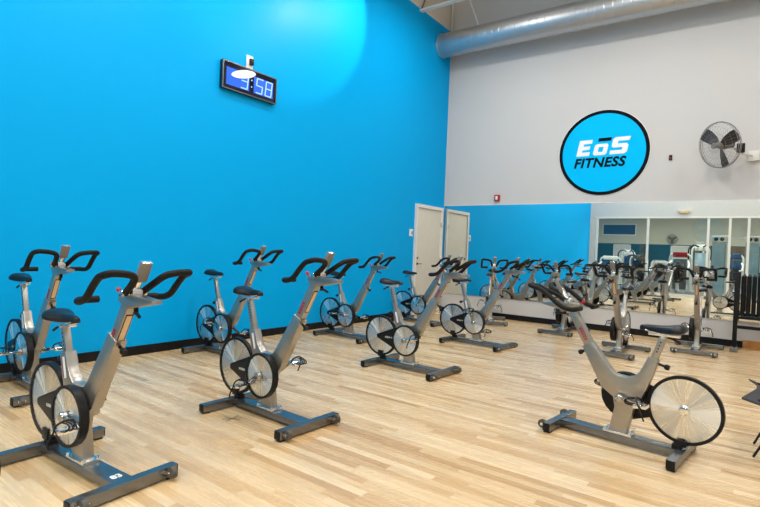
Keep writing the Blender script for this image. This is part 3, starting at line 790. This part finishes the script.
def shift_posts(root, dh, ds):
    for ch in root.children:
        base = ch.name.split('.')[0]
        if base in ('handlebar_post', 'handlebar_slider', 'handlebar', 'handlebar_clamp', 'display_stalk'): ch.location = ch.location + AX * dh
        if base in ('seat_post', 'seat_slider', 'saddle', 'slider_lever'): ch.location = ch.location + SX * ds

G1 = 'spin bikes facing the instructor'
G2 = 'spin bikes parked along the mirror'
G3 = 'spin bikes seen only in the mirror'
# (x, y, yaw deg, crank deg, post shift, seat shift, label)
bikes = [
    (2.68, -8.77, 3.0, 186, -0.09, -0.085, G1, 'spin bike with white number 83 on its base stem, nearest the camera'),
    (2.727, -7.417, -2.0, -33, 0.0, 0.015, G1, 'spin bike standing beside the dark scuff mark on the floor'),
    (2.63, -5.267, -2.3, 165, 0.0, 0.03, G1, 'spin bike alone in the middle of the floor, its crank arm towards the camera'),
    (2.474, -3.224, -4.0, 70, 0.0, 0.0, G1, 'spin bike in the row nearest the mirror behind the lone middle bike'),
    (0.707, -8.345, -0.5, -10, -0.04, 0.01, G1, 'spin bike by the blue wall at the left edge, behind the bike numbered 83'),
    (0.70, -6.31, -2.1, 20, 0.025, 0.03, G1, 'spin bike against the blue wall under the wall clock'),
    (0.85, -4.217, -4.4, 8, -0.025, 0.0, G1, 'spin bike against the blue wall midway between clock and door'),
    (0.70, -1.96, -3.0, 120, -0.02, -0.02, G1, 'spin bike standing in front of the white door'),
    (1.56, -0.72, -62.0, 10, -0.02, -0.02, G2, 'spin bike in the mirror row nearest the blue wall'),
    (3.02, -0.82, -90.8, 5, -0.06, -0.04, G2, 'spin bike by the mirror, its base just behind the instructor bike handlebar'),
    (4.21, -2.13, -91.3, 15, 0.0, -0.02, G2, 'spin bike by the mirror set farther out from the wall than its neighbours'),
    (5.067, -0.95, -89.8, 0, 0.0, -0.02, G2, 'spin bike by the mirror next to the black bar rack'),
    (0.70, -10.45, -2.0, 30, 0.0, 0.0, G3, 'spin bike seen only in the mirror, standing beside the blue wall'),
    (2.65, -11.2, 0.0, 60, 0.02, 0.0, G3, 'spin bike seen only in the mirror, the one nearest the glazed front wall'),
    (3.30, -9.95, -80.0, 0, -0.02, 0.0, G3, 'spin bike seen only in the mirror with its saddle turned towards the mirror'),
]
proto = None; BK = []
for i, (x, y, yaw, ck, dh, ds, grp, lab) in enumerate(bikes):
    if proto is None:
        proto = make_bike('spin_bike', lab, grp); o = proto
    else:
        o = dup(proto, lab, grp)
    o.location = (x, y, 0); o.rotation_euler = (0, 0, math.radians(yaw))
    set_crank(o, ck); BK.append((o, (x, y, yaw, ck, dh, ds)))
for o, q in BK: shift_posts(o, q[4], q[5])
# number sticker on the nearest bike's stem
for ch in proto.children:
    if ch.name.startswith('base_stem'):
        lettering('number_sticker', '83', 0.06, MT['white'], (0.37, 0.0, 0.0686), (0, 1, 0), (-1, 0, 0), ch, depth=0.0005, offset=0.002)
ib = make_bike('spin_bike', 'instructor spin bike turned towards the class, large silver flywheel at right', None, arm_top=0.69, hb_z=0.955, seat_z=0.825, stretch=1.35, fh=0.25, rh=0.30)
ib.location = (5.01, -6.022, 0); ib.rotation_euler = (0, 0, math.radians(173.3)); set_crank(ib, 180)

# ------------------------------------------------------------------ rack of padded bars at the right edge, and the folding stool
t = thing('bar_rack', 'black steel rack in front of the mirror at the right edge', 'rack', (5.52, -0.33, 0))
b = B(); bb(b, (-0.03, -0.03, 0.03), (0.03, 0.03, 1.22), bevel=0.003); obj('post', b, MT['black'], t)
b = B(); bb(b, (1.47, -0.03, 0.03), (1.53, 0.03, 1.22), bevel=0.003); obj('post', b, MT['black'], t)
for x in (0, 1.5):
    b = B(); bb(b, (x - 0.04, -0.28, 0.01), (x + 0.04, 0.26, 0.055), bevel=0.004); bb(b, (x - 0.05, -0.30, 0), (x + 0.05, -0.20, 0.075), bevel=0.006); obj('foot', b, MT['steel'], t)
b = B(); bb(b, (0.03, -0.10, 0.50), (1.47, 0.10, 0.54), bevel=0.003); obj('tray', b, MT['black'], t)
b = B(); bb(b, (0.03, -0.02, 0.34), (1.47, 0.02, 0.39), bevel=0.003); obj('rail', b, MT['black'], t)
for k in range(4):
    x = 5.605 + 0.069 * k
    lab = ['black padded bar standing in the rack beside its post', 'black padded bar second from the rack post', 'black padded bar third from the rack post', 'black padded bar fourth from the rack post'][k]
    t = thing('padded_bar', lab, 'exercise bar', (x, -0.33, 0.541), 0, 'padded bars in the rack')
    b = B(); lathe(b, (0, 0, 0.02), (0, 0, 1), [(0, 0.024), (0.005, 0.03), (0.60, 0.03), (0.605, 0.024)], n=18); obj('foam_sleeve', b, MT['foam'], t)
    b = B(); cyl(b, (0, 0, 0), (0, 0, 0.65), 0.014, n=12); obj('core', b, MT['steel'], t)

t = thing('folding_stool', 'charcoal fabric folding stool with thin bent leg cut off by the right edge', 'stool', (5.92, -5.52, 0))
b = B()
rows = [[(-0.17, 0.36, 0.455), (-0.12, 0.12, 0.47), (-0.12, -0.10, 0.475), (-0.20, -0.36, 0.45)],
        [(0.00, 0.34, 0.40), (0.0, 0.12, 0.385), (0.0, -0.10, 0.385), (0.0, -0.34, 0.40)],
        [(0.17, 0.36, 0.455), (0.12, 0.12, 0.47), (0.12, -0.10, 0.475), (0.20, -0.36, 0.45)]]
V = [[b.verts.new(p) for p in r] for r in rows]; W = [[b.verts.new(Vector(p) - Vector((0, 0, 0.012))) for p in r] for r in rows]
for i in range(2):
    for j in range(3):
        b.faces.new((V[i][j], V[i + 1][j], V[i + 1][j + 1], V[i][j + 1])); b.faces.new((W[i][j], W[i][j + 1], W[i + 1][j + 1], W[i + 1][j]))
for i in range(2):
    for j in (0, 3): b.faces.new((V[i][j], V[i + 1][j], W[i + 1][j], W[i][j]))
for j in range(3):
    for i in (0, 2): b.faces.new((V[i][j], V[i][j + 1], W[i][j + 1], W[i][j]))
obj('fabric_seat', b, MT['fabric'], t)
for (x, y) in ((-0.12, 0.16), (0.12, 0.16), (-0.12, -0.16), (0.12, -0.16)):
    b = B(); tube(b, [(x * 0.9, y * 1.9, 0.44), (x * 0.2, y * 1.4, 0.28), (-x * 0.5, y * 1.1, 0.14), (-x * 1.0, y * 1.0, 0.008)], 0.008, n=8); obj('leg', b, MT['black'], t)

# scuff on the floor in front of the second bike
b = B()
for a in (0.2, 1.0, 1.9):
    box(b, (2.576, -7.64, 0.0012), (0.15, 0.010, 0.0016), 0, Matrix.Rotation(a, 3, 'Z'))
tag(obj('floor_scuff', b, MT['scuff'], smooth=False), 'small star shaped dark scuff mark on the wooden floor', 'floor mark')

# ------------------------------------------------------------------ gym beyond the glass (seen in the mirror)
def cable_tower(x, y, lab):
    t = thing('cable_tower', lab, 'cable machine', (x, y, 0))
    b = B(); bb(b, (-0.30, -0.25, 0), (0.30, 0.25, 0.06), bevel=0.01); obj('base', b, MT['white_metal'], t)
    b = B(); bb(b, (-0.27, -0.16, 0.06), (0.17, 0.16, 2.20), bevel=0.02); obj('shroud', b, MT['gym_blue'], t)
    b = B(); bb(b, (0.19, -0.10, 0.06), (0.29, 0.10, 2.36), bevel=0.03); obj('column', b, MT['white_metal'], t)
    b = B(); bb(b, (-0.30, -0.18, 2.20), (0.30, 0.18, 2.48), bevel=0.06); obj('top_cap', b, MT['white_metal'], t)
    b = B()
    for xx in (-0.14, 0.06): cyl(b, (xx, 0.18, 2.34), (xx, 0.20, 2.34), 0.075, n=18)
    obj('pulley_wheel', b, MT['black'], t)
    b = B(); bb(b, (0.20, 0.10, 0.9), (0.30, 0.22, 1.05), bevel=0.01); obj('carriage', b, MT['black'], t)
cable_tower(4.50, -15.0, 'pale blue cable tower in the gym behind the fourth glazing post')
cable_tower(5.62, -15.0, 'pale blue cable tower in the gym at the right end of the mirror')
t = thing('pull_up_bar', 'white crossbeam joining the two pale blue cable towers', 'beam', (5.06, -15.0, 2.40))
b = B(); bb(b, (-0.27, -0.03, -0.02), (0.27, 0.03, 0.03), bevel=0.005); obj('beam', b, MT['white_metal'], t)

def strength_machine(name, x, y, lab, h, w, shroud, top, accent, kind=0):
    t = thing(name, lab, 'gym machine', (x, y, 0))
    b = B()
    for s in (-1, 1):
        tube(b, [(s * w / 2, -0.25, 0.03), (s * w / 2, -0.25, h * 0.55), (s * w / 2, -0.22, h * 0.9), (s * w * 0.32, -0.2, h)], 0.045, n=8)
    tube(b, [(-w * 0.32, -0.2, h), (w * 0.32, -0.2, h)], 0.045, n=8, steps=1)
    bb(b, (-w / 2, -0.30, 0), (w / 2, -0.2, 0.07)); bb(b, (-0.05, -0.25, 0), (0.05, 0.75, 0.07)); bb(b, (-w * 0.4, 0.68, 0), (w * 0.4, 0.75, 0.07))
    obj('frame', b, MT['white_metal'], t)
    b = B(); bb(b, (-w * 0.34, -0.33, 0.1), (w * 0.34, -0.16, h * 0.86), bevel=0.02); obj('weight_shroud', b, MT[shroud], t)
    b = B(); bb(b, (-w * 0.36, -0.34, h * 0.9), (w * 0.36, -0.12, h * 1.04), bevel=0.03); obj('top_panel', b, MT[top], t)
    b = B(); bb(b, (-0.2, 0.3, 0.42), (0.2, 0.66, 0.50), bevel=0.03); obj('seat_pad', b, MT[accent], t)
    b = B(); box(b, (0, 0.22, 0.85), (0.34, 0.09, 0.62), 0, Matrix.Rotation(0.15, 3, 'X'), 0.03); obj('back_pad', b, MT[accent], t)
    b = B(); bb(b, (-0.04, 0.3, 0.06), (0.04, 0.6, 0.43)); bb(b, (-0.03, 0.1, 0.06), (0.03, 0.2, 0.8)); obj('seat_support', b, MT['white_metal'], t, smooth=False)
    b = B()
    for s in (-1, 1):
        if kind == 0: tube(b, [(s * w * 0.42, -0.1, h * 0.8), (s * w * 0.5, 0.2, h * 0.72), (s * w * 0.48, 0.5, h * 0.62), (s * w * 0.3, 0.6, h * 0.6)], 0.035, n=8)
        else: tube(b, [(s * 0.1, -0.1, h), (s * w * 0.4, 0.25, h * 1.02), (s * w * 0.62, 0.4, h * 0.92), (s * w * 0.62, 0.42, h * 0.7)], 0.035, n=8)
    obj('press_arm', b, MT['white_metal'] if kind == 0 else MT['black'], t)

strength_machine('chest_press', 2.92, -16.4, 'gym machine with red top and dark panel beyond the glass', 1.72, 0.80, 'steel', 'red', 'black', 0)
strength_machine('lat_pulldown', 3.62, -17.6, 'tall white gym machine with black arms between red topped machine and cable tower', 2.10, 0.70, 'gym_blue', 'white_metal', 'black', 1)
strength_machine('shoulder_press', 3.86, -19.8, 'gym machine with black top panel close behind the third glazing post', 2.10, 0.60, 'steel', 'black', 'black', 1)
strength_machine('leg_press', -0.42, -18.2, 'white gym machine with navy pads by the left end of the glazing', 1.45, 0.95, 'gym_navy', 'white_metal', 'gym_navy', 0)
strength_machine('row_machine', 0.20, -19.4, 'white topped gym machine in front of the far white door', 1.80, 0.60, 'gym_navy', 'white', 'black', 1)
strength_machine('pec_fly', 0.95, -18.0, 'dark gym machine left of the second glazing post', 1.55, 0.75, 'black', 'brown', 'black', 1)
strength_machine('leg_curl', 1.50, -20.6, 'low gym machine with red pads behind the second glazing post', 1.35, 0.70, 'steel', 'grey', 'red', 0)
strength_machine('bicep_curl', 2.10, -17.0, 'low white gym machine below the far wall fan', 1.30, 0.65, 'steel', 'white_metal', 'black', 0)
strength_machine('leg_extension', 4.95, -18.0, 'gym machine with navy panel seen between the cable towers', 1.75, 0.55, 'gym_navy', 'gym_navy', 'black', 0)
strength_machine('calf_machine', 6.3, -18.0, 'gym machine with navy panel past the right cable tower', 1.75, 0.75, 'gym_navy', 'gym_navy', 'black', 0)

# far gym wall
def far_x(px): return px
t = thing('gym_window', 'dark high window on the far gym wall seen in the mirror', 'window', (-4.2, GY, 3.55))
b = B(); bb(b, (-1.3, 0, 0), (1.3, 0.05, 0.85)); obj('glass', b, MT['gym_navy'], t, smooth=False)
b = B(); bb(b, (-1.38, 0, -0.1), (1.38, 0.1, 0)); bb(b, (-1.38, 0, 0.85), (1.38, 0.08, 0.93)); bb(b, (-1.38, 0, 0), (-1.3, 0.08, 0.85)); bb(b, (1.3, 0, 0), (1.38, 0.08, 0.85)); obj('frame', b, MT['white_metal'], t, smooth=False)
for (x, lab) in ((-3.9, 'white double door on the far gym wall below the dark window'), (0.55, 'white door on the far gym wall below the far fan')):
    t = thing('gym_door', lab, 'door', (x, GY, 0))
    b = B(); bb(b, (-0.62, 0, 0), (0.62, 0.06, 2.6)); obj('leaf', b, MT['bulkhead'], t, smooth=False)
    b = B(); bb(b, (-0.70, 0, 0), (-0.62, 0.09, 2.68)); bb(b, (0.62, 0, 0), (0.70, 0.09, 2.68)); bb(b, (-0.70, 0, 2.6), (0.70, 0.09, 2.68)); obj('door_frame', b, MT['white_metal'], t, smooth=False)
b = B(); bb(b, (1.5, GY, 0), (5.2, GY + 0.05, 2.72)); struct('wall_gym_panel', b, MT['brown'], smooth=False)
t = thing('gym_fan', 'small looking caged fan on the far gym wall seen in the mirror', 'fan', (-0.05, GY + 0.3, 3.2))
b = B()
cp = lambda r, y, n=32: [(r * math.cos(2 * PI * k / n), y, r * math.sin(2 * PI * k / n)) for k in range(n)]
tube(b, cp(0.38, 0.0), 0.02, n=6, closed=True, steps=1); tube(b, cp(0.25, 0.06), 0.008, n=4, closed=True, steps=1); tube(b, cp(0.13, 0.08), 0.008, n=4, closed=True, steps=1)
for k in range(16):
    a = 2 * PI * k / 16; tube(b, [(0.05 * math.cos(a), 0.09, 0.05 * math.sin(a)), (0.25 * math.cos(a), 0.06, 0.25 * math.sin(a)), (0.38 * math.cos(a), 0, 0.38 * math.sin(a))], 0.007, n=4, steps=1)
obj('cage', b, MT['steel'], t)
for k in range(3):
    a = 0.5 + 2 * PI * k / 3
    b = B(); box(b, (0.19 * math.cos(a), 0, 0.19 * math.sin(a)), (0.28, 0.02, 0.14), 0, Matrix.Rotation(-a, 3, 'Y')); obj('blade', b, BLADE, t, smooth=False)
b = B(); cyl(b, (0, -0.29, 0), (0, 0.03, 0), 0.07, n=16); bb(b, (-0.1, -0.3, -0.1), (0.1, -0.26, 0.1)); obj('motor', b, MT['steel'], t)
emergency_light((1.9, GY + 0.005, 2.95), 'small white emergency light on the far gym wall right of the far fan', 1.4)
